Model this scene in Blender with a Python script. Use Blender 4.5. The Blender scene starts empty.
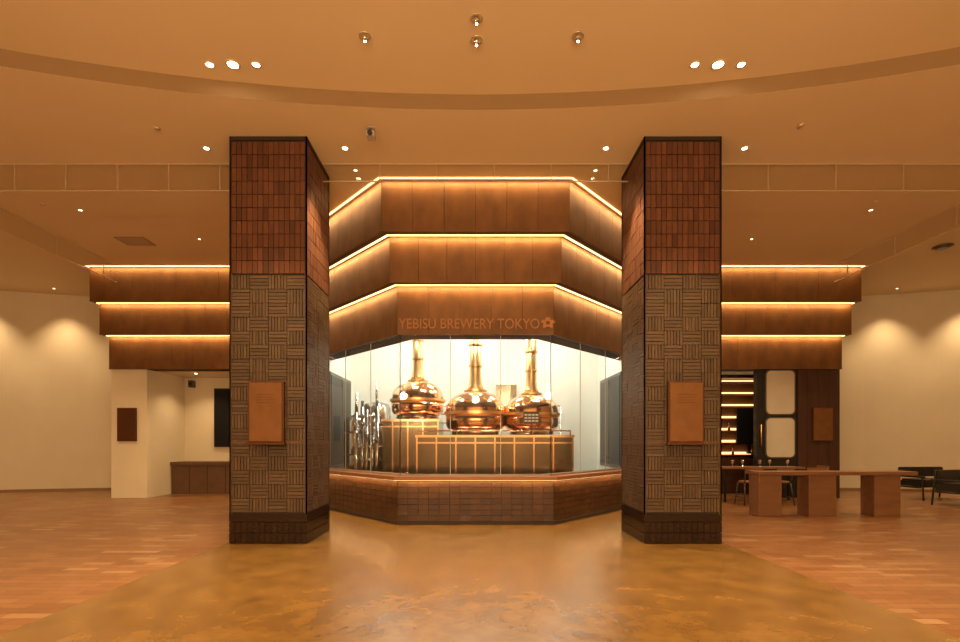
import bpy, math, random
from mathutils import Vector, Matrix
random.seed(7)
SC=bpy.context.scene
COL=SC.collection

# ------------------------------------------------------------------ materials
def new_mat(name):
    m=bpy.data.materials.new(name); m.use_nodes=True
    nt=m.node_tree; b=nt.nodes['Principled BSDF']
    return m,nt,b
def c4(c): return (c[0],c[1],c[2],1)
def mat(name,c1,c2=None,rough=.5,metal=0,scale=4,bump=0,bscale=40,spec=None,stretch=(1,1,1),detail=4):
    m,nt,b=new_mat(name)
    b.inputs['Roughness'].default_value=rough
    b.inputs['Metallic'].default_value=metal
    if spec is not None: b.inputs['Specular IOR Level'].default_value=spec
    b.inputs['Base Color'].default_value=c4(c1)
    tc=nt.nodes.new('ShaderNodeTexCoord'); mp=nt.nodes.new('ShaderNodeMapping')
    mp.inputs['Scale'].default_value=stretch
    nt.links.new(tc.outputs['Object'],mp.inputs['Vector'])
    if c2 is not None:
        n=nt.nodes.new('ShaderNodeTexNoise'); n.inputs['Scale'].default_value=scale; n.inputs['Detail'].default_value=detail
        r=nt.nodes.new('ShaderNodeValToRGB')
        r.color_ramp.elements[0].position=.3; r.color_ramp.elements[1].position=.7
        r.color_ramp.elements[0].color=c4(c1); r.color_ramp.elements[1].color=c4(c2)
        nt.links.new(mp.outputs[0],n.inputs['Vector']); nt.links.new(n.outputs[0],r.inputs[0])
        nt.links.new(r.outputs[0],b.inputs['Base Color'])
    if bump:
        n2=nt.nodes.new('ShaderNodeTexNoise'); n2.inputs['Scale'].default_value=bscale
        bp=nt.nodes.new('ShaderNodeBump'); bp.inputs['Strength'].default_value=bump; bp.inputs['Distance'].default_value=.01
        nt.links.new(mp.outputs[0],n2.inputs['Vector']); nt.links.new(n2.outputs[0],bp.inputs['Height'])
        nt.links.new(bp.outputs[0],b.inputs['Normal'])
    return m
def mat_rnd(name,cols,rough=.6,spec=.5,mul=.45):
    """colour chosen per face from the mesh attribute 'rnd' """
    m,nt,b=new_mat(name)
    b.inputs['Roughness'].default_value=rough; b.inputs['Specular IOR Level'].default_value=spec
    a=nt.nodes.new('ShaderNodeAttribute'); a.attribute_name='rnd'
    r=nt.nodes.new('ShaderNodeValToRGB'); e=r.color_ramp.elements
    while len(e)<len(cols): e.new(.5)
    for i,c in enumerate(cols):
        e[i].position=i/(len(cols)-1); e[i].color=c4(c)
    nt.links.new(a.outputs['Fac'],r.inputs[0])
    n=nt.nodes.new('ShaderNodeTexNoise'); n.inputs['Scale'].default_value=30
    tc=nt.nodes.new('ShaderNodeTexCoord'); nt.links.new(tc.outputs['Object'],n.inputs['Vector'])
    mx=nt.nodes.new('ShaderNodeMix'); mx.data_type='RGBA'; mx.blend_type='MULTIPLY'
    mx.inputs[0].default_value=mul
    nt.links.new(r.outputs[0],mx.inputs[6]); nt.links.new(n.outputs[0],mx.inputs[7])
    nt.links.new(mx.outputs[2],b.inputs['Base Color'])
    bp=nt.nodes.new('ShaderNodeBump'); bp.inputs['Strength'].default_value=.4; bp.inputs['Distance'].default_value=.008
    nt.links.new(n.outputs[0],bp.inputs['Height']); nt.links.new(bp.outputs[0],b.inputs['Normal'])
    return m
def emit(name,c,s):
    m,nt,b=new_mat(name)
    b.inputs['Base Color'].default_value=c4(c)
    b.inputs['Emission Color'].default_value=c4(c); b.inputs['Emission Strength'].default_value=s
    return m
def glass(name,tint=(1,1,1),base=.035):
    m=bpy.data.materials.new(name); m.use_nodes=True; nt=m.node_tree
    for n in list(nt.nodes): nt.nodes.remove(n)
    o=nt.nodes.new('ShaderNodeOutputMaterial'); t=nt.nodes.new('ShaderNodeBsdfTransparent'); t.inputs[0].default_value=c4(tint)
    g=nt.nodes.new('ShaderNodeBsdfGlossy'); g.inputs['Roughness'].default_value=.02
    f=nt.nodes.new('ShaderNodeLayerWeight'); f.inputs[0].default_value=.5
    p=nt.nodes.new('ShaderNodeMath'); p.operation='POWER'; p.inputs[1].default_value=5
    q=nt.nodes.new('ShaderNodeMath'); q.operation='MULTIPLY_ADD'; q.inputs[1].default_value=.8; q.inputs[2].default_value=base
    mx=nt.nodes.new('ShaderNodeMixShader')
    nt.links.new(f.outputs['Facing'],p.inputs[0]); nt.links.new(p.outputs[0],q.inputs[0])
    nt.links.new(q.outputs[0],mx.inputs[0]); nt.links.new(t.outputs[0],mx.inputs[1]); nt.links.new(g.outputs[0],mx.inputs[2])
    nt.links.new(mx.outputs[0],o.inputs[0]); return m

M_ceil=mat('ceiling_plaster',(.76,.61,.38),(.79,.64,.41),rough=.85,scale=.6)
M_fascia=mat('fascia_shade_and_trim_brown',(.30,.19,.09),rough=.7)  # shading of the ceiling step put into the brown; also plain trim colour
M_wall=mat('cream_plaster',(.74,.66,.50),(.78,.70,.54),rough=.85,scale=1.5,bump=.1)
M_white=mat('white_room_paint',(.74,.78,.73),(.78,.82,.77),rough=.6,scale=1)
M_bronze=mat('patinated_bronze_panel',(.125,.050,.013),(.19,.080,.022),rough=.5,metal=.25,scale=5,bump=.15,bscale=30,stretch=(1,1,.6))
M_seam=mat('dark_seam',(.03,.014,.006),rough=.8)
M_led=emit('warm_led',(1,.66,.28),3.2)
M_ledsoft=emit('warm_led_soft',(1,.60,.25),2.4)
M_lamp=emit('lamp_disc',(1,.82,.55),25)
M_lamp2=emit('lamp_disc_dim',(1,.78,.48),8)
M_panel=emit('ceiling_panel_diffuser',(1,.97,.88),6)
M_brick=mat_rnd('brown_red_brick_tile',[(.085,.032,.016),(.14,.050,.022),(.18,.064,.028),(.12,.044,.020),(.15,.056,.027)],rough=.6,spec=.3,mul=.3)
M_grout=mat('dark_grout',(.035,.020,.011),rough=.9)
M_relief=mat_rnd('woven_relief_tile',[(.085,.050,.027),(.108,.064,.034),(.135,.080,.042)],rough=.5,spec=.4)
M_rgrout=mat('relief_grout',(.040,.023,.012),rough=.9)
M_plinth=mat_rnd('glazed_black_tile',[(.018,.008,.005),(.032,.014,.008)],rough=.25)
M_basetile=mat_rnd('glazed_brown_tile',[(.052,.021,.008),(.068,.027,.010),(.084,.034,.013)],rough=.3)
M_copper=mat('polished_copper',(.93,.57,.36),(.88,.51,.30),rough=.16,metal=1,scale=3)
M_copperp=mat('copper_plaque',(.17,.070,.020),(.21,.088,.026),rough=.5,metal=.4,scale=8,bump=.1)
M_cedge=mat('copper_frame',(.12,.045,.017),rough=.4,metal=.6)
M_gold=mat('gold_copper_pipe',(.95,.62,.30),rough=.34,metal=1)
M_steel=mat('bronze_tinted_steel',(.22,.155,.11),(.17,.12,.08),rough=.18,metal=1,scale=3,stretch=(1,1,.1))
M_sst=mat('stainless_steel',(.55,.53,.50),(.47,.45,.42),rough=.2,metal=1,scale=3)
M_dsteel=mat('grey_metal',(.14,.13,.12),rough=.35,metal=.8)
M_black=mat('black_paint',(.012,.011,.011),rough=.35)
M_screen=mat('screen_glass',(.008,.008,.009),rough=.5,spec=.2)
M_darkwin=mat('dark_window_pane',(.04,.04,.035),rough=.4,spec=.3)
M_wood=mat('table_wood',(.18,.08,.034),(.235,.107,.046),rough=.45,scale=5,stretch=(.4,3,3))
M_woodd=mat('dark_wood',(.045,.016,.008),(.064,.024,.012),rough=.4,scale=4,stretch=(3,3,.4))
M_sill=mat('sill_wood',(.28,.105,.036),(.34,.135,.048),rough=.4,scale=5,stretch=(.5,3,3))
M_bench=mat('bench_wood',(.11,.055,.027),(.14,.07,.035),rough=.5,scale=5)
M_leather=mat('black_leather',(.02,.016,.013),rough=.45,bump=.2)
M_frost=mat('frosted_panel',(.60,.55,.46),(.50,.45,.38),rough=.25,scale=1.2)
M_glass=glass('clear_glass',(.98,.99,.98),.02)
M_smoke=glass('smoke_barrier_glass',(.96,.96,.94),.04)
M_rail=mat('aluminium_rail',(.66,.54,.38),rough=.4,metal=.5)
M_joint=mat('glass_joint',(.45,.42,.36),rough=.4)
M_letter=mat('sign_letters',(.33,.145,.05),rough=.4,metal=.4)
M_chrome=mat('chrome',(.8,.8,.8),rough=.1,metal=1)

# floors ---------------------------------------------------------------
def mat_floor_center():
    m,nt,b=new_mat('gold_end_grain_floor')
    tc=nt.nodes.new('ShaderNodeTexCoord')
    mp=nt.nodes.new('ShaderNodeMapping'); mp.inputs['Rotation'].default_value=(0,0,.785)
    nt.links.new(tc.outputs['Object'],mp.inputs['Vector'])
    n1=nt.nodes.new('ShaderNodeTexNoise'); n1.inputs['Scale'].default_value=3.5; n1.inputs['Detail'].default_value=5; n1.inputs['Roughness'].default_value=.6
    nt.links.new(mp.outputs[0],n1.inputs['Vector'])
    v=nt.nodes.new('ShaderNodeTexVoronoi'); v.inputs['Scale'].default_value=8; v.distance='CHEBYCHEV'; v.inputs['Randomness'].default_value=.6
    nt.links.new(mp.outputs[0],v.inputs['Vector'])
    bw=nt.nodes.new('ShaderNodeRGBToBW'); nt.links.new(v.outputs['Color'],bw.inputs[0])
    mm=nt.nodes.new('ShaderNodeMix'); mm.data_type='FLOAT'; mm.inputs[0].default_value=.14
    nt.links.new(n1.outputs[0],mm.inputs[2]); nt.links.new(bw.outputs[0],mm.inputs[3])
    r=nt.nodes.new('ShaderNodeValToRGB'); e=r.color_ramp.elements
    e[0].position=.30; e[0].color=(.115,.058,.013,1); e[1].position=.70; e[1].color=(.215,.115,.028,1)
    nt.links.new(mm.outputs[0],r.inputs[0]); nt.links.new(r.outputs[0],b.inputs['Base Color'])
    b.inputs['Roughness'].default_value=.25
    b.inputs['Specular IOR Level'].default_value=.9
    return m
def mat_floor_side():
    m,nt,b=new_mat('terracotta_parquet_floor')
    tc=nt.nodes.new('ShaderNodeTexCoord')
    br=nt.nodes.new('ShaderNodeTexBrick')
    nt.links.new(tc.outputs['Object'],br.inputs['Vector'])
    br.inputs['Scale'].default_value=1; br.inputs['Brick Width'].default_value=.34; br.inputs['Row Height'].default_value=.115
    br.inputs['Mortar Size'].default_value=.005; br.offset=.37
    br.inputs['Color1'].default_value=(0,0,0,1); br.inputs['Color2'].default_value=(1,1,1,1); br.inputs['Mortar'].default_value=(.5,.5,.5,1)
    r=nt.nodes.new('ShaderNodeValToRGB'); e=r.color_ramp.elements
    for _ in range(3): e.new(.5)
    for i,(p,c) in enumerate([(0,(.18,.074,.025)),(.4,(.22,.094,.034)),(.8,(.25,.116,.045)),(.90,(.28,.145,.064)),(1,(.33,.19,.092))]):
        e[i].position=p; e[i].color=c4(c)
    nt.links.new(br.outputs['Color'],r.inputs[0])
    mx=nt.nodes.new('ShaderNodeMix'); mx.data_type='RGBA'
    nt.links.new(br.outputs['Fac'],mx.inputs[0]); nt.links.new(r.outputs[0],mx.inputs[6]); mx.inputs[7].default_value=(.11,.052,.022,1)
    nt.links.new(mx.outputs[2],b.inputs['Base Color'])
    b.inputs['Roughness'].default_value=.33
    return m
M_fc=mat_floor_center(); M_fs=mat_floor_side()

# ------------------------------------------------------------------ mesh builder
class MB:
    def __init__(s): s.v=[];s.f=[];s.mi=[];s.rn=[];s.sm=[];s.mats=[]
    def mid(s,m):
        if m not in s.mats: s.mats.append(m)
        return s.mats.index(m)
    def face(s,idx,m,rn=0,sm=False): s.f.append(idx);s.mi.append(s.mid(m));s.rn.append(rn);s.sm.append(sm)
    def prism(s,poly,z0,z1,m,rn=None,capz=True):
        rn=random.random() if rn is None else rn
        a=sum(poly[i][0]*poly[(i+1)%len(poly)][1]-poly[(i+1)%len(poly)][0]*poly[i][1] for i in range(len(poly)))
        if a<0: poly=poly[::-1]
        n=len(poly);b=len(s.v)
        s.v+=[(p[0],p[1],z0) for p in poly]+[(p[0],p[1],z1) for p in poly]
        s.face([b+i for i in range(n)][::-1],m,rn); s.face([b+n+i for i in range(n)],m,rn)
        for i in range(n):
            j=(i+1)%n; s.face([b+i,b+j,b+n+j,b+n+i],m,rn)
    def box(s,x0,x1,y0,y1,z0,z1,m,rn=None):
        x0,x1=sorted((x0,x1));y0,y1=sorted((y0,y1))
        s.prism([(x0,y0),(x1,y0),(x1,y1),(x0,y1)],z0,z1,m,rn)
    def vprism(s,poly,y0,y1,m):
        a=sum(poly[i][0]*poly[(i+1)%len(poly)][1]-poly[(i+1)%len(poly)][0]*poly[i][1] for i in range(len(poly)))
        if a<0: poly=poly[::-1]
        n=len(poly);b=len(s.v)
        s.v+=[(p[0],y0,p[1]) for p in poly]+[(p[0],y1,p[1]) for p in poly]
        s.face([b+i for i in range(n)],m,0); s.face([b+n+i for i in range(n)][::-1],m,0)
        for i in range(n):
            j=(i+1)%n; s.face([b+i,b+n+i,b+n+j,b+j],m,0)
    def lathe(s,prof,c,m,seg=48,smooth=True,cap=True):
        b=len(s.v)
        for r,z in prof:
            for k in range(seg):
                t=2*math.pi*k/seg; s.v.append((c[0]+r*math.cos(t),c[1]+r*math.sin(t),c[2]+z))
        for i in range(len(prof)-1):
            for k in range(seg):
                k2=(k+1)%seg
                s.face([b+i*seg+k,b+i*seg+k2,b+(i+1)*seg+k2,b+(i+1)*seg+k],m,0,smooth)
        if cap:
            s.face([b+k for k in range(seg)][::-1],m,0); e=b+(len(prof)-1)*seg; s.face([e+k for k in range(seg)],m,0)
    def tube(s,p0,p1,r,m,seg=12,r2=None):
        p0=Vector(p0);p1=Vector(p1);d=(p1-p0).normalized();r2=r if r2 is None else r2
        u=d.orthogonal().normalized();w=d.cross(u);b=len(s.v)
        for p,rr in((p0,r),(p1,r2)):
            for k in range(seg):
                t=2*math.pi*k/seg; s.v.append(tuple(p+u*rr*math.cos(t)+w*rr*math.sin(t)))
        for k in range(seg):
            k2=(k+1)%seg; s.face([b+k,b+k2,b+seg+k2,b+seg+k],m,0,True)
        s.face([b+k for k in range(seg)][::-1],m,0); s.face([b+seg+k for k in range(seg)],m,0)
    def build(s,name,parent=None,bevel=0):
        me=bpy.data.meshes.new(name); me.from_pydata(s.v,[],s.f)
        for m in s.mats: me.materials.append(m)
        me.polygons.foreach_set('material_index',s.mi); me.polygons.foreach_set('use_smooth',s.sm)
        a=me.attributes.new('rnd','FLOAT','FACE'); a.data.foreach_set('value',s.rn)
        me.update()
        o=bpy.data.objects.new(name,me); COL.objects.link(o)
        if parent: o.parent=parent
        if bevel:
            md=o.modifiers.new('bevel','BEVEL'); md.width=bevel; md.segments=2; md.limit_method='ANGLE'
        return o
def light(name,kind,loc,energy,color,parent=None,rot=(0,0,0),**k):
    l=bpy.data.lights.new(name,kind); l.energy=energy; l.color=color
    for a,v in k.items(): setattr(l,a,v)
    o=bpy.data.objects.new(name,l); o.location=loc; o.rotation_euler=rot; COL.objects.link(o)
    if parent: o.parent=parent
    return o
WARM=(1,.68,.35)
LEDC=(1,.63,.27)
H=5.2; HU=5.38

# ------------------------------------------------------------------ outline of stepped canopy
def verts(o,side):
    y1=7.44+o
    f=lambda y:(0.74*1.40-0.673*7.44-o+0.673*y)/.74
    yw=11.14+o; xe=8.60-.35*o
    return [(side*f(y1),y1),(side*f(yw),yw),(side*xe,yw),(side*xe,13.45)]
def outline(o): 
    L=verts(o,-1)[::-1]; R=verts(o,1); return L+R     # 8 pts, 7 segs
def lerp(a,b,t): return (a[0]+(b[0]-a[0])*t,a[1]+(b[1]-a[1])*t)
def strip(mb,o0,o1,z0,z1,m,segs=range(7)):
    A=outline(o0);B=outline(o1)
    for i in segs: mb.prism([A[i],A[i+1],B[i+1],B[i]],z0,z1,m)
def panels(mb,o0,o1,z0,z1,m,pw,gap=.006,segs=range(7)):
    A=outline(o0);B=outline(o1)
    for i in segs:
        L=math.dist(A[i],A[i+1]); n=max(1,round(L/pw))
        for k in range(n):
            t0=k/n+gap/2/L; t1=(k+1)/n-gap/2/L
            mb.prism([lerp(A[i],A[i+1],t0),lerp(A[i],A[i+1],t1),lerp(B[i],B[i+1],t1),lerp(B[i],B[i+1],t0)],z0,z1,m)
def led_lamps(parent,o,z,pw,segs=range(1,6),tilt=28):
    """linear lamps tucked under an overhang, washing the face behind/below"""
    A=outline(o)
    for i in segs:
        a,b=Vector((*A[i],0)),Vector((*A[i+1],0)); d=(b-a); L=d.length; d/=L
        inward=Vector((-d.y,d.x,0)).normalized()
        t=math.radians(tilt)
        aim=(inward*math.cos(t)*.45+Vector((0,0,-1))*1.0).normalized()
        Z=-aim; X=d; Y=Z.cross(X).normalized()
        l=bpy.data.lights.new('led_lamp','AREA'); l.shape='RECTANGLE'; l.size=L*.98; l.size_y=.02; l.energy=pw*L; l.color=LEDC
        ob=bpy.data.objects.new('led_lamp',l); COL.objects.link(ob)
        mt=Matrix((X,Y,Z)).transposed().to_4x4(); mt.translation=(a+b)/2+Vector((0,0,z)); ob.matrix_world=mt
        ob.parent=parent

# ------------------------------------------------------------------ floor
mb=MB()
mb.box(-3.2,3.2,-9,14,-.1,0,M_fc); mb.box(-16.2,-3.2,-9,14,-.1,0,M_fs); mb.box(3.2,16.2,-9,14,-.1,0,M_fs)
mb.build('floor')

# ------------------------------------------------------------------ ceiling
R=18.1
def yarc(x): return 5.87-(R-math.sqrt(R*R-x*x))
mb=MB(); N=96
for i in range(N):
    xa=-16.2+32.4*i/N; xb=-16.2+32.4*(i+1)/N
    ya,yb=yarc(xa),yarc(xb)
    b=len(mb.v)
    mb.v+=[(xa,ya,H),(xb,yb,H),(xb,14,H),(xa,14,H)]; mb.face([b+3,b+2,b+1,b],M_ceil)
    b=len(mb.v)
    mb.v+=[(xa,ya,H),(xb,yb,H),(xb,yb,HU),(xa,ya,HU)]; mb.face([b,b+1,b+2,b+3],M_fascia,0,True)
    b=len(mb.v)
    mb.v+=[(xa,-9,HU),(xb,-9,HU),(xb,yb,HU),(xa,ya,HU)]; mb.face([b+3,b+2,b+1,b],M_ceil)
mb.box(-16.2,16.2,-9,14,HU+.02,HU+.15,M_ceil)
mb.build('ceiling')

# ------------------------------------------------------------------ outer walls
def ywall(x):
    x=abs(x); return 13.6-(max(0,x-8)**2)*.0425
def wall_poly(name,pts,z0,z1,th,m):
    mb=MB()
    for a,b in zip(pts[:-1],pts[1:]):
        mb.prism([a,b,(b[0],b[1]+th),(a[0],a[1]+th)],z0,z1,m)
    return mb.build(name)
n=40; pts=[(-16+32*i/n,ywall(-16+32*i/n)) for i in range(n+1)]
wall_poly('wall_back',pts,0,H,.12,M_wall)
lp=[(x,ywall(x)-.02) for x in [-16+7.2*i/14 for i in range(15)]]
wall_poly('baseboard_left',lp,0,.07,.03,M_fascia)
rp=[(-x,y) for x,y in lp][::-1]
wall_poly('baseboard_right',rp,0,.07,.03,M_fascia)
mb=MB(); mb.box(-16.2,-16,-9,11.2,0,H,M_wall); mb.build('wall_left')
mb=MB(); mb.box(16,16.2,-9,11.2,0,H,M_wall); mb.build('wall_right')
mb=MB(); mb.box(-16.2,16.2,-9.15,-9,0,HU,M_wall); mb.build('wall_front')

# ------------------------------------------------------------------ stepped canopy bands
canopy=bpy.data.objects.new('stepped_bronze_canopy',None); COL.objects.link(canopy)
mb=MB()
zs=[H,4.44,3.745,2.99]
for i in range(3):
    o=.2*i
    panels(mb,o,o+.03,zs[i+1],zs[i]-(.004),M_bronze,.47)
    strip(mb,o+.028,o+.42,zs[i+1]+.004,zs[i]-.002 if i==0 else zs[i]+.02,M_seam)
    strip(mb,o-.004,o+.03,zs[i+1]-.006,zs[i+1]+.02,M_bronze)
    if i<2:
        strip(mb,o+.135,o+.165,zs[i+1]-.010,zs[i+1]+.003,M_led)
        led_lamps(canopy,o+.12,zs[i+1]-.014,5.0)
strip(mb,-.075,-.05,H-.012,H-.002,M_led)
led_lamps(canopy,-.09,H-.014,5.0)
mb.build('fascia_bands',canopy)

# sign lettering
cu=bpy.data.curves.new('t','FONT'); cu.body='YEBISU BREWERY TOKYO'; cu.size=.21; cu.extrude=.010; cu.align_x='LEFT'
to=bpy.data.objects.new('t',cu); COL.objects.link(to)
dg=bpy.context.evaluated_depsgraph_get(); me=bpy.data.meshes.new_from_object(to.evaluated_get(dg))
bpy.data.objects.remove(to)
xs=[v.co.x for v in me.vertices]; w=max(xs)-min(xs); x0=min(xs)
s=2.2/w
for v in me.vertices:
    x,y,z=v.co; v.co=((x-x0)*s-1.20, -z-.018, y*1.25*s*.95+0)
me.materials.clear(); me.materials.append(M_letter)
so=bpy.data.objects.new('wall_sign_lettering',me); so.location=(0,7.84,3.075); COL.objects.link(so)
mb=MB()
poly=[]
for k in range(40):
    t=2*math.pi*k/40; r=.075+.018*math.sin(5*t)+.008*math.sin(11*t)
    poly.append((1.13+r*1.25*math.cos(t),3.16+r*math.sin(t)))
mb.vprism(poly,7.80,7.834,M_letter)
mb.vprism([(1.13+.035*math.cos(k*.7854),3.16+.03*math.sin(k*.7854)) for k in range(8)],7.792,7.80,M_cedge)
mb.build('sign_crest')

# ------------------------------------------------------------------ brewery counter base, sill
counter=bpy.data.objects.new('brewery_counter_wall',None); COL.objects.link(counter)
mb=MB(); segs=[2,3,4]
strip(mb,.425,.60,0,.70,M_seam,segs)
A=outline(.40);B=outline(.43)
for i in segs:
    L=math.dist(A[i],A[i+1]); n_=round(L/.16)
    for r_ in range(7):
        z0=.06+r_*.0885
        for k in range(n_):
            t0=k/n_+.0022/L; t1=(k+1)/n_-.0022/L
            mb.prism([lerp(A[i],A[i+1],t0),lerp(A[i],A[i+1],t1),lerp(B[i],B[i+1],t1),lerp(B[i],B[i+1],t0)],z0,z0+.084,M_basetile)
strip(mb,.385,.43,0,.055,M_seam,segs)
strip(mb,.30,.85,.705,.765,M_sill,segs)
strip(mb,.325,.335,.700,.706,M_led,segs)
led_lamps(counter,.345,.699,5.5,segs=[2,3,4])
mb.build('base_and_sill',counter)

def seg_until(o0,o1,xmax):
    A=outline(o0);B=outline(o1); out=[]
    for i in segs:
        a,b=A[i],A[i+1];c,d=B[i],B[i+1]
        if i==2: t=(abs(a[0])-xmax)/(abs(a[0])-abs(b[0])); a=lerp(a,b,t); c=lerp(c,d,t)
        if i==4: t=(xmax-abs(a[0]))/(abs(b[0])-abs(a[0])); b=lerp(a,b,t); d=lerp(c,d,t)
        out.append((a,b,c,d))
    return out
mb=MB()
for a,b,c,d in seg_until(.47,.482,3.0):
    mb.prism([a,b,d,c],.765,2.985,M_glass)
    n_=3
    for k in range(n_+1):
        t=k/n_; p=lerp(a,b,t)
        mb.box(p[0]-.005,p[0]+.005,p[1]-.010,p[1]+.006,.765,2.985,M_joint)
    mb.prism([a,b,d,c],.766,.79,M_joint)
mb.build('window_1')
for sgn,nm in((-1,'wall_chamfer_left'),(1,'wall_chamfer_right')):
    mb=MB(); V=verts(.47,sgn);W=verts(.6,sgn)
    t=(3.05-abs(V[0][0]))/(abs(V[1][0])-abs(V[0][0])); 
    mb.prism([lerp(V[0],V[1],t),V[1],W[1],lerp(W[0],W[1],t)],.765,2.985,M_bronze)
    mb.box(sgn*4.42,sgn*4.52,11.7,13.5,0,3.0,M_wall)
    mb.build(nm)

# ------------------------------------------------------------------ brewery room
mb=MB()
mb.box(-3.1,3.1,12.3,12.4,0,4.3,M_white)
for x in (-1.9,-1.0,-.1,.8,1.7): mb.box(x-.004,x+.004,12.295,12.301,0,4.3,M_joint)
mb.build('wall_brewery_back')
for sgn,nm in((-1,'wall_brewery_left'),(1,'wall_brewery_right')):
    mb=MB(); mb.box(sgn*3.0,sgn*3.1,10.02,12.3,0,4.3,M_white); mb.build(nm)
    mb=MB()
    mb.box(sgn*2.975,sgn*2.999,10.25,11.95,.75,2.75,M_dsteel)
    for ya,yb in((10.31,11.06),(11.13,11.89)):
        mb.box(sgn*2.965,sgn*2.98,ya,yb,.82,2.68,M_darkwin)
    mb.build('window_2' if sgn<0 else 'window_3')
mb=MB(); mb.prism([(-3.1,12.4),(3.1,12.4),(3.1,10.1),(1.1,8.12),(-1.1,8.12),(-3.1,10.1)],4.3,4.36,M_white)
mb.build('ceiling_brewery')
for i,(x,y) in enumerate([(-1.6,9.9),(1.6,9.9),(0,9.0),(-1.9,11.2),(1.9,11.2),(0,11.3)]):
    e=bpy.data.objects.new('ceiling_panel_light',None); COL.objects.link(e); e.location=(x,y,0)
    m2=MB(); m2.box(-.42,.42,-.16,.16,4.26,4.3,M_rail); m2.box(-.4,.4,-.14,.14,4.255,4.262,M_panel); m2.build('housing',e)
    light('lamp','AREA',(0,0,4.24),37,(1,.93,.78),e,shape='RECTANGLE',size=.8,size_y=.28)

# platform
def plat(x0,x1,y0,y1,z,np_,rail=False):
    mb=MB()
    mb.box(x0,x1,y0+.02,y1,0,z-.04,M_steel)
    mb.box(x0-.03,x1+.03,y0-.03,y1,z-.045,z,M_copper)
    for k in range(np_+1):
        x=x0+(x1-x0)*k/np_; mb.box(x-.014,x+.014,y0-.012,y0+.02,0,z-.045,M_copper)
    mb.box(x0,x1,y0-.01,y0+.02,z-.16,z-.13,M_copper)
    mb.box(x0,x1,y0-.01,y0+.02,.45,.5,M_copper)
    if rail:
        n=4
        for k in range(n+1):
            x=x0+.04+(x1-x0-.08)*k/n; mb.tube((x,y0+.03,z),(x,y0+.03,z+.08),.012,M_copper)
        mb.tube((x0+.04,y0+.03,z+.08),(x1-.04,y0+.03,z+.08),.014,M_copper)
    mb.build('brewhouse_platform')
plat(-1.93,-.74,9.86,11.5,1.75,4)
plat(-1.09,1.81,9.3,9.8,1.43,8,True)
plat(-.68,1.81,9.84,11.3,1.42,7)

def kettle(cx,cy,zb,rad,ztop):
    k=rad/28.5
    mb=MB(); c=(cx,cy,zb)
    L=lambda pts,m,seg=64,**kw: mb.lathe([(r*k,z*k) for r,z in pts],c,m,seg,**kw)
    L([(23,-7.5),(23,-2)],M_sst,48)
    L([(22,-3),(26,-1.5),(28,1.5),(28.5,6),(28.5,12)],M_copper)
    L([(28.5,12),(30.3,12.2),(30.3,14.6),(28.5,14.8)],M_gold,smooth=False,cap=False)
    up=[(28.5,14.8),(28.2,18),(27.1,22),(25,25.8),(21.8,29),(17.5,31.6),(13,33.4),(9,34.4)]
    L(up,M_copper,cap=False)
    L([(8,34),(11,34.2),(11,36),(8,36.2)],M_gold,32,smooth=False)
    zt=(ztop-zb)/k
    L([(8,36),(6.9,39.5),(6.1,44),(5.6,50),(5.5,56),(5.5,zt)],M_gold,32)
    for zz in (58,78): L([(5.6,zz),(6.8,zz+.2),(6.8,zz+1.8),(5.6,zz+2)],M_gold,32,smooth=False)
    a=Vector(c)
    for ang,r_,zc,rr in((-1.85,24.3,26.0,4.6),(-1.15,24.3,26.0,2.6)):
        d=Vector((math.cos(ang),math.sin(ang),0)); nrm=(d*.70+Vector((0,0,.72))).normalized()
        p=a+d*r_*k+Vector((0,0,zc*k))
        mb.tube(p-nrm*.05,p+nrm*.03,rr*k,M_gold,24); mb.tube(p+nrm*.03,p+nrm*.045,rr*.8*k,M_copper,24)
    return mb.build('copper_brew_kettle')
kettle(0,10.46,1.60,.62,4.28)
kettle(-1.24,10.75,1.92,.56,4.28)
kettle(1.17,10.48,1.60,.57,4.28)
mb=MB(); mb.box(.94,1.26,9.85,9.86,1.66,1.90,M_woodd)
for r_ in range(3):
    for k in range(4): mb.box(.965+k*.072,1.02+k*.072,9.844,9.85,1.70+r_*.06,1.73+r_*.06,M_frost)
mb.box(1.08,1.12,9.855,9.87,1.425,1.7,M_woodd)
mb.build('notice_board')

# steel pipework on left: manifold of vertical vessels and cross pipes
mb=MB()
for i in range(5):
    x=-2.30+i*.10; z=1.86+.06*((i*2)%3); y=9.66+.07*(i%2)
    mb.tube((x,y,0),(x,y,z),.042,M_sst,18); mb.tube((x,y,z),(x,y,z+.12),.030,M_dsteel,14)
    mb.tube((x,y,1.55-.06*i),(x,y-.12,1.55-.06*i),.02,M_sst)
    mb.tube((x,y-.12,1.52-.06*i),(x,y-.12,1.60-.06*i),.035,M_dsteel,14)
for z in (.95,1.2,1.66,1.8): mb.tube((-2.38,9.70,z),(-1.84,9.70,z),.028,M_sst,14)
mb.tube((-2.30,9.66,1.9),(-2.30,9.66,2.05),.03,M_sst,14); 
mb.build('steel_process_pipes')
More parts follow.
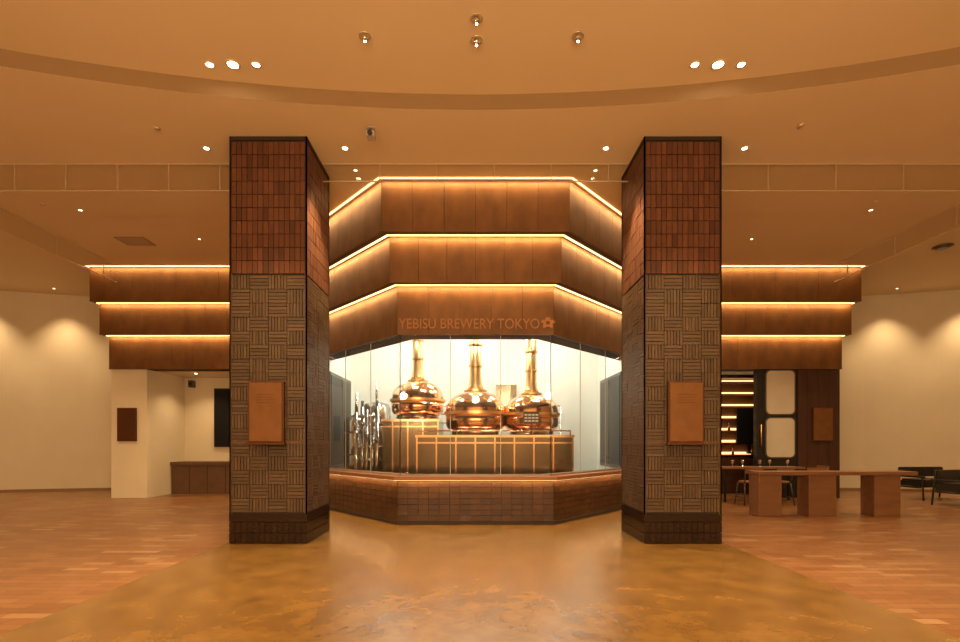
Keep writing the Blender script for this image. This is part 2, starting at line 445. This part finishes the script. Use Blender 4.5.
# guard rail behind the platform
mb=MB()
for x in(-1.85,-1.0,-.2,.6,1.4,2.0): mb.tube((x,11.75,0),(x,11.75,2.15),.018,M_sst,12)
for z in(1.75,1.95,2.15): mb.tube((-1.85,11.75,z),(2.0,11.75,z),.015,M_sst,12)
mb.build('guard_rail')
for tx,ty,tr,th in((-2.55,10.75,.27,1.85),(-2.28,11.55,.32,2.2)):
    mb=MB()
    mb.lathe([(tr*.5,.25),(tr*.9,.36),(tr,.45),(tr,th-.12),(tr*.85,th-.03),(tr*.4,th+.02),(.03,th+.03)],(tx,ty,0),M_sst,40)
    for k in range(3):
        t=k*2.094+.5; mb.tube((tx+tr*.75*math.cos(t),ty+tr*.75*math.sin(t),0),(tx+tr*.75*math.cos(t),ty+tr*.75*math.sin(t),.4),.025,M_sst)
    mb.tube((tx,ty,th),(tx,ty,th+.5),.03,M_chrome)
    for zz in(.55,.8): mb.lathe([(tr+.008,th*zz),(tr+.008,th*zz+.04)],(tx,ty,0),M_dsteel,40,cap=False)
    mb.tube((tx+.02,ty-tr-.02,1.1),(tx+.02,ty-tr+.02,1.1),.08,M_dsteel,20)
    mb.build('stainless_tank')
mb=MB()
mb.box(.50,1.0,12.18,12.299,2.1,2.7,M_sst); mb.box(.53,.97,12.17,12.18,2.13,2.67,M_sst); mb.box(.92,.94,12.155,12.17,2.35,2.45,M_dsteel); mb.build('control_cabinet')

# ------------------------------------------------------------------ columns
def column(sgn):
    cx=sgn*2.645; y0=6.373; w=.994; x0=cx-w/2; x1=cx+w/2; y1=y0+w
    mb=MB(); e=.028
    mb.box(x0+e,x1-e,y0+e,y1-e,0,.39,M_grout); mb.box(x0+e,x1-e,y0+e,y1-e,.39,3.44,M_rgrout); mb.box(x0+e,x1-e,y0+e,y1-e,3.44,H,M_grout)
    faces=[((x0,y0),(1,0),(0,1)),((x1,y0),(0,1),(-1,0)),((x1,y1),(-1,0),(0,-1)),((x0,y1),(0,-1),(1,0))]
    def tile(fc,u0,u1,z0,z1,d0,m,rn=None):
        (ox,oy),(dx,dy),(nx,ny)=fc
        P=lambda u,d:(ox+dx*u+nx*d,oy+dy*u+ny*d)
        mb.prism([P(u0,d0),P(u1,d0),P(u1,e+.002),P(u0,e+.002)],z0,z1,m,rn)
    for fc in faces:
        for u0 in (0.003,w-.020): tile(fc,u0,u0+.017,3.45,H-.002,.003,M_grout,.5)
        for u0 in (0.003,w-.020): tile(fc,u0,u0+.017,.376,3.45,.003,M_relief,.2)
        tile(fc,.02,w-.02,H-.05,H-.002,.004,M_grout)
        nt_=14; rows=10; z0=3.45; z1=H-.06; U0=.022; UW=w-.044; rh=(z1-z0)/rows
        for r_ in range(rows):
            for k in range(nt_):
                g=.0035
                tile(fc,U0+UW*k/nt_+g,U0+UW*(k+1)/nt_-g,z0+r_*rh+.002,z0+(r_+1)*rh-.008,.006+random.random()*.006,M_brick)
        cols=4; rows=17; z0=.40; z1=3.43; rh=(z1-z0)/rows
        for r_ in range(rows):
            for k in range(cols):
                a=U0+UW*k/cols; b=U0+UW*(k+1)/cols; zz0=z0+r_*rh; zz1=zz0+rh; base=.004+random.random()*.006
                if (r_+k+(r_//5))%2==0:
                    q=4
                    for j in range(q):
                        tile(fc,a+.003,b-.003,zz0+rh*j/q+.004,zz0+rh*(j+1)/q-.004,base+random.random()*.006,M_relief)
                else:
                    q=6
                    for j in range(q):
                        tile(fc,a+(b-a)*j/q+.004,a+(b-a)*(j+1)/q-.004,zz0+.003,zz1-.003,base+random.random()*.006,M_relief)
        tile(fc,.022,w-.022,1.268,1.318,.002,M_relief,.2)
        for k in range(26):
            if k%7==5: continue
            u=.06+k*(w-.12)/26; tile(fc,u,u+.014,1.283,1.303,.0,M_copperp)
        for k in range(13):
            a=w*k/13; b=w*(k+1)/13
            for z0_,z1_ in((.005,.135),(.145,.275)):
                tile(fc,a+.003,b-.003,z0_,z1_,.0,M_plinth)
        tile(fc,.001,w-.001,.283,.375,.0,M_plinth,.3)
    mb.build('tiled_column')
    pc=(267.5-475.5)*6.373/500 if sgn<0 else (684.5-475.5)*6.373/500
    m2=MB()
    m2.box(pc-.225,pc+.225,y0-.05,y0-.001,1.29,2.07,M_cedge)
    m2.box(pc-.205,pc+.205,y0-.062,y0-.05,1.31,2.05,M_copperp)
    m2.box(pc-.24,pc+.24,y0-.075,y0-.001,1.265,1.29,M_cedge)
    for k in range(4): m2.box(pc-.12,pc+.12,y0-.0635,y0-.062,1.9-k*.035,1.905-k*.035,M_cedge)
    m2.build('copper_plaque',bevel=.004)
column(-1); column(1)

# ------------------------------------------------------------------ smoke barrier glass
def barrier(p,q,z0,name,joints):
    mb=MB(); d=Vector((q[0]-p[0],q[1]-p[1])); L=d.length; d/=L; nrm=Vector((-d.y,d.x))*.005
    P=lambda t,s:(p[0]+d.x*t+nrm.x*s,p[1]+d.y*t+nrm.y*s)
    mb.prism([P(0,-1),P(L,-1),P(L,1),P(0,1)],z0,H-.001,M_smoke)
    mb.prism([P(0,-2),P(L,-2),P(L,2),P(0,2)],H-.016,H-.001,M_rail)
    mb.prism([P(0,-1.3),P(L,-1.3),P(L,1.3),P(0,1.3)],z0-.006,z0+.008,M_rail)
    k=joints
    while k<L-.1:
        mb.prism([P(k-.006,-1.3),P(k+.006,-1.3),P(k+.006,1.3),P(k-.006,1.3)],z0,H-.01,M_rail); k+=joints
    return mb.build(name)
barrier((-7.9,7.01),(-3.15,7.01),4.82,'glass_smoke_barrier',.72)
barrier((3.15,7.01),(7.9,7.01),4.82,'glass_smoke_barrier',.95)
barrier((-7.9,7.02),(-7.9,11.0),4.82,'glass_smoke_barrier',1.2)
barrier((7.9,7.02),(7.9,11.0),4.82,'glass_smoke_barrier',1.2)
barrier((-2.14,7.01),(2.14,7.01),4.95,'glass_smoke_barrier',.8)
barrier((-14,7.01),(-7.92,7.01),4.82,'glass_smoke_barrier',.9)
barrier((7.92,7.01),(14,7.01),4.82,'glass_smoke_barrier',.9)

# ------------------------------------------------------------------ left wing
mb=MB(); mb.box(-8.45,-7.62,11.6,13.45,0,2.985,M_wall); mb.build('wall_pier_left')
mb=MB(); mb.box(-7.62,-4.52,13.1,13.2,0,2.985,M_wall); mb.build('wall_recess_left')
mb=MB(); mb.box(-8.38,-4.55,11.98,13.5,2.99,3.04,M_wall); mb.build('ceiling_recess_left')
mb=MB(); mb.box(-8.29,-7.85,11.56,11.598,1.32,2.09,M_cedge); mb.box(-8.27,-7.87,11.55,11.56,1.34,2.07,M_cedge); mb.build('wall_plaque',bevel=.003)
mb=MB(); mb.box(-6.82,-5.9,13.04,13.098,1.17,2.70,M_black); mb.box(-6.79,-5.93,13.034,13.04,1.2,2.67,M_screen); mb.build('wall_display')
mb=MB()
mb.box(-7.6,-4.9,12.5,13.08,0,.72,M_bench); mb.box(-7.61,-4.9,12.46,13.09,.72,.80,M_bench)
for k in range(1,6): mb.box(-7.6+k*.45-.004,-7.6+k*.45+.004,12.494,12.5,0,.72,M_seam)
mb.build('wood_bench_cabinet')
mb=MB(); mb.box(-7.45,-7.33,12.96,13.098,2.72,2.9,M_dsteel); mb.tube((-7.39,12.95,2.81),(-7.39,12.962,2.81),.045,M_black,20); mb.build('wall_speaker')

# ------------------------------------------------------------------ right wing
mb=MB(); mb.box(7.48,8.45,11.6,13.45,0,2.985,M_woodd)
for x in(7.7,7.95,8.2): mb.box(x-.003,x+.003,11.596,11.6,0,2.985,M_seam)
mb.build('wall_pier_right')
mb=MB(); mb.box(7.80,8.27,11.55,11.595,1.32,2.1,M_cedge); mb.box(7.82,8.25,11.54,11.55,1.34,2.08,M_copperp); mb.build('wall_plaque',bevel=.003)
def rrect(x0,x1,z0,z1,r,n=6):
    P=[]
    for cx,cz,a in((x1-r,z1-r,0),(x0+r,z1-r,90),(x0+r,z0+r,180),(x1-r,z0+r,270)):
        for k in range(n+1):
            t=math.radians(a+90*k/n); P.append((cx+r*math.cos(t),cz+r*math.sin(t)))
    return P
mb=MB(); mb.box(6.53,7.475,11.62,11.75,0,2.985,M_black)
for z0,z1 in((1.95,2.95),(.95,1.85)):
    mb.vprism(rrect(6.71,7.42,z0-.03,z1+.03,.12),11.59,11.62,M_dsteel); mb.vprism(rrect(6.745,7.385,z0,z1,.1),11.575,11.59,M_frost)
mb.tube((6.62,11.58,1.2),(6.62,11.58,1.7),.014,M_gold); mb.tube((6.62,11.58,1.25),(6.62,11.63,1.25),.01,M_gold); mb.tube((6.62,11.58,1.65),(6.62,11.63,1.65),.01,M_gold)
mb.build('door_1')
mb=MB(); mb.box(4.52,7.48,13.1,13.2,0,2.985,M_woodd); mb.build('wall_recess_right')
mb=MB(); mb.box(4.55,8.38,11.98,13.5,2.99,3.04,M_woodd); mb.build('ceiling_recess_right')
mb=MB()
mb.box(5.3,5.34,12.75,13.09,.9,2.97,M_wood); mb.box(7.3,7.34,12.75,13.09,.9,2.97,M_wood); mb.box(5.34,7.3,13.05,13.09,.9,2.97,M_wood)
for k in range(7):
    z=.95+k*.31; mb.box(5.34,7.3,12.75,13.05,z,z+.03,M_wood); mb.box(5.34,7.3,13.0,13.045,z+.032,z+.09,M_ledsoft)
mb.box(5.34,7.3,12.75,13.05,2.93,2.97,M_wood)
mb.box(5.3,7.34,12.6,13.09,0,.9,M_woodd)
mb.build('back_bar_shelf')
mb=MB()
random.seed(3)
for k in (0,1,2):
    z=.98+k*.31; x=5.42
    while x<7.2:
        if random.random()<.3: mb.lathe([(.033,0),(.033,.14),(.012,.18),(.012,.22)],(x,12.86,z+.001),M_dsteel if random.random()<.5 else M_copper,12)
        x+=.1
mb.build('bottles')
mb=MB(); mb.box(6.62,7.25,12.66,12.70,1.25,2.15,M_black); mb.box(6.64,7.23,12.655,12.66,1.27,2.13,M_screen); mb.box(6.9,6.98,12.66,12.75,1.0,1.6,M_black);mb.build('menu_display')
mb=MB()
mb.box(5.3,7.1,10.75,11.25,.72,.76,M_wood)
for x in(5.4,7.0):
    for y in(10.82,11.18): mb.box(x-.02,x+.02,y-.02,y+.02,0,.72,M_black)
mb.build('bar_table')
mb=MB()
for k in range(5):
    x=5.6+k*.3; y=10.9+.15*(k%2)
    mb.lathe([(.03,0),(.03,.004),(.005,.01),(.005,.06),(.028,.08),(.034,.13),(.03,.15)],(x,y,.761),M_chrome,14,cap=False)
mb.build('wine_glasses')
def chair(x,y,a=0):
    mb=MB()
    def leg(px,py,qx,qy,z0,z1): mb.tube((px,py,z0),(qx,qy,z1),.012,M_dsteel,10)
    mb.lathe([(.17,0),(.19,.015),(.19,.035),(.17,.045)],(0,0,.45),M_wood,28)
    for sx in(-1,1):
        leg(sx*.19,-.18,sx*.15,-.13,0,.45); leg(sx*.19,.2,sx*.15,.14,0,.45); leg(sx*.15,.14,sx*.17,.2,.45,.76)
        leg(sx*.175,-.16,sx*.175,.18,.16,.16)
    leg(-.18,-.16,.18,-.16,.2,.2)
    for k in range(6):
        x0=-.18+k*.06; mb.box(x0,x0+.06,.185,.21,.66,.78,M_wood)
    o=mb.build('dining_chair'); o.location=(x,y,0); o.rotation_euler=(0,0,a); return o
chair(5.65,10.35,math.pi); chair(6.3,10.38,math.pi+.1); chair(6.95,10.33,math.pi-.15); chair(7.45,11.0,-1.57)

# long table
mb=MB()
mb.box(4.92,7.68,8.67,9.05,.72,.785,M_wood)
for x0,x1 in((4.93,5.33),(5.80,6.28),(6.94,7.40)):
    mb.box(x0,x1,8.70,8.76,0,.72,M_wood); mb.box(x0,x0+.06,8.76,8.96,0,.72,M_wood); mb.box(x1-.06,x1,8.76,8.96,0,.72,M_wood); mb.box(x0,x1,8.96,9.02,0,.72,M_wood)
mb.build('long_wooden_table',bevel=.006)

# lounge chairs
def lounge(x,y,a):
    mb=MB()
    mb.box(-.55,.55,-.3,.32,.30,.42,M_leather)
    for k in range(4): mb.box(-.54+k*.275,-.54+k*.275+.255,-.29,.26,.42,.46,M_leather)
    for k in range(4):
        x0=-.54+k*.275
        mb.vprism([(x0,.5),(x0+.255,.5),(x0+.255,.72),(x0,.72)],.27,.34,M_leather)
    for sx in(-1,1):
        mb.box(sx*.55,sx*.60,-.3,.36,.50,.54,M_leather)
        mb.tube((sx*.57,-.27,0),(sx*.57,-.24,.52),.018,M_black); mb.tube((sx*.57,.36,0),(sx*.57,.30,.7),.018,M_black)
    mb.tube((-.57,.0,.28),(.57,0,.28),.018,M_black); mb.tube((-.57,.31,.6),(.57,.31,.6),.018,M_black)
    mb.tube((-.57,-.2,.28),(-.57,.3,.28),.018,M_black); mb.tube((.57,-.2,.28),(.57,.3,.28),.018,M_black)
    o=mb.build('lounge_bench',bevel=.006); o.location=(x,y,0); o.rotation_euler=(0,0,a)
lounge(10.45,11.4,.12); lounge(10.1,10.2,.35)

# ------------------------------------------------------------------ ceiling fixtures
def downlight(x,y,z,r=.045,bright=True,power=0,angle=95,color=WARM,blend=.7):
    e=bpy.data.objects.new('recessed_downlight',None); COL.objects.link(e); e.location=(x,y,z)
    mb=MB()
    mb.lathe([(r,-.001),(r*1.35,-.001),(r*1.35,-.008),(r*1.0,-.010),(r,-.001)],(0,0,0),M_ceil,24,cap=False)
    mb.lathe([(.001,-.004),(r,-.004)],(0,0,0),M_lamp if bright else M_lamp2,24,cap=False)
    mb.build('trim_and_lens',e)
    if power: light('lamp','SPOT',(0,0,-.03),power,color,e,spot_size=math.radians(angle),spot_blend=blend,shadow_soft_size=.05)
P0=480
for sgn in(-1,1):
    for i,x in enumerate((2.87,2.62,2.37)):
        downlight(sgn*x,5.4,HU,.055 if i==1 else .038,True,P0*.8 if i==1 else P0*.35,65)
    downlight(sgn*3.57,6.63,H,.035,True,130,65); downlight(sgn*1.73,6.63,H,.035,True,560,72)
    downlight(sgn*1.72,7.17,H,.025,False)
    downlight(sgn*6.64,8.4,H,.03,False,P0*.75,110)
    downlight(sgn*5.3,9.6,H,.025,False,P0*.35,100)
    downlight(sgn*9.8,9.6,H,.03,False,P0*.35,110)
    downlight(sgn*9.5,6.0,H,.03,False,P0*.4,120)
    downlight(sgn*6.2,3.6,HU,.035,True,P0*.8,110)
    downlight(sgn*10.5,1.5,HU,.035,True,P0*.3,120)
    downlight(sgn*2.6,1.5,HU,.035,True,P0*1.6,110)
    for x,pw in((9.3,70),(10.7,240),(12.3,260),(14.0,180)):
        downlight(sgn*x,ywall(x)-.6,H,.03,False,pw,92,blend=1)
    downlight(sgn*6.9,12.35,2.985,.03,True,55 if sgn<0 else 16,120)
    downlight(sgn*5.9,12.35,2.985,.03,True,45 if sgn<0 else 16,120)
downlight(0,3.6,HU,.03,False,P0*1.2,110)
for x in(-5,0,5):
    downlight(x,-3.5,HU,.05,True,P0*.9,130)  # unseen row added behind the camera to light the floor

def eyeball(x,y,z):
    mb=MB()
    mb.lathe([(.05,-.001),(.062,-.001),(.062,-.012),(.05,-.012),(.05,-.001)],(0,0,0),M_rail,24,cap=False)
    pr=[(.035*math.sin(t),-.025-.035*math.cos(t)) for t in [math.pi*k/12 for k in range(13)]]
    mb.lathe([(max(r,.001),zz) for r,zz in pr],(0,0,0),M_chrome,24,cap=False)
    mb.lathe([(.001,-.0615),(.012,-.060)],(0,0,0),M_lamp,16,cap=False)
    o=mb.build('adjustable_spotlight'); o.location=(x,y,z)
for x,y in((-1.11,5.02),(0.01,5.07),(1.03,5.02),(.01,4.81)): eyeball(x,y,HU)
mb=MB()
mb.tube((0,0,-.002),(0,0,-.05),.02,M_dsteel); mb.box(-.05,.05,-.05,.06,-.12,-.05,M_frost); mb.tube((0,-.05,-.09),(0,-.09,-.10),.03,M_black,20)
mb.lathe([(.05,-.001),(.05,-.012)],(0,0,0),M_frost,24)
o=mb.build('security_camera'); o.location=(-1.30,6.22,H)
def detector(x,y,z=H):
    mb=MB(); mb.lathe([(.04,-.001),(.04,-.012),(.025,-.022),(.01,-.026)],(0,0,0),M_rail,24)
    o=mb.build('smoke_detector'); o.location=(x,y,z)
for x,y in((-3.95,6.2),(4.0,6.15),(-7.1,8.2),(6.5,8.1)): detector(x,y)
mb=MB(); mb.box(-.28,.28,-.2,.2,-.012,-.001,M_fascia)
for k in range(8): mb.box(-.26,.26,-.18+k*.048,-.16+k*.048,-.018,-.012,M_rail)
o=mb.build('ceiling_air_vent'); o.location=(-6.6,9.7,H)
mb=MB(); mb.lathe([(.16,-.001),(.17,-.02),(.12,-.03),(.12,-.045),(.07,-.05)],(0,0,0),M_dsteel,32)
o=mb.build('ceiling_speaker'); o.location=(9.3,9.95,H)

# ------------------------------------------------------------------ fill lamps in globes, added unseen behind the camera to brighten the room
def fill_globe(x,y,z,pw):
    e=bpy.data.objects.new('added_fill_globe',None); COL.objects.link(e); e.location=(x,y,z)
    mb=MB(); mb.tube((0,0,.2),(0,0,HU-z-.002),.008,M_black)
    mb.lathe([(.06,.16),(.06,.22)],(0,0,0),M_gold,24)
    pr=[(max(.001,.16*math.sin(t)),-.16*math.cos(t)) for t in [math.pi*k/16 for k in range(17)]]
    mb.lathe(pr,(0,0,0),M_lamp2,32,cap=False); mb.build('globe',e)
    light('lamp','POINT',(0,0,-.3),pw,WARM,e,shadow_soft_size=.12)
for x,y,p in((-2.5,-1.5,480),(0,-3,520),(2.5,-1.5,480),(-10,-1,90),(10,-1,90)): fill_globe(x,y,3.2,p)

# world
w=bpy.data.worlds.new('World'); SC.world=w; w.use_nodes=True
w.node_tree.nodes['Background'].inputs[0].default_value=(1,.6,.3,1); w.node_tree.nodes['Background'].inputs[1].default_value=.05

# camera
cd=bpy.data.cameras.new('Camera'); cam=bpy.data.objects.new('Camera',cd); COL.objects.link(cam)
cam.location=(0,0,1.3); cam.rotation_euler=(math.pi/2,0,0)
cd.sensor_width=36; cd.lens=500/960*36; cd.shift_x=4.5/960; cd.shift_y=121/960; cd.clip_start=.05
SC.camera=cam
SC.view_settings.view_transform='Standard'
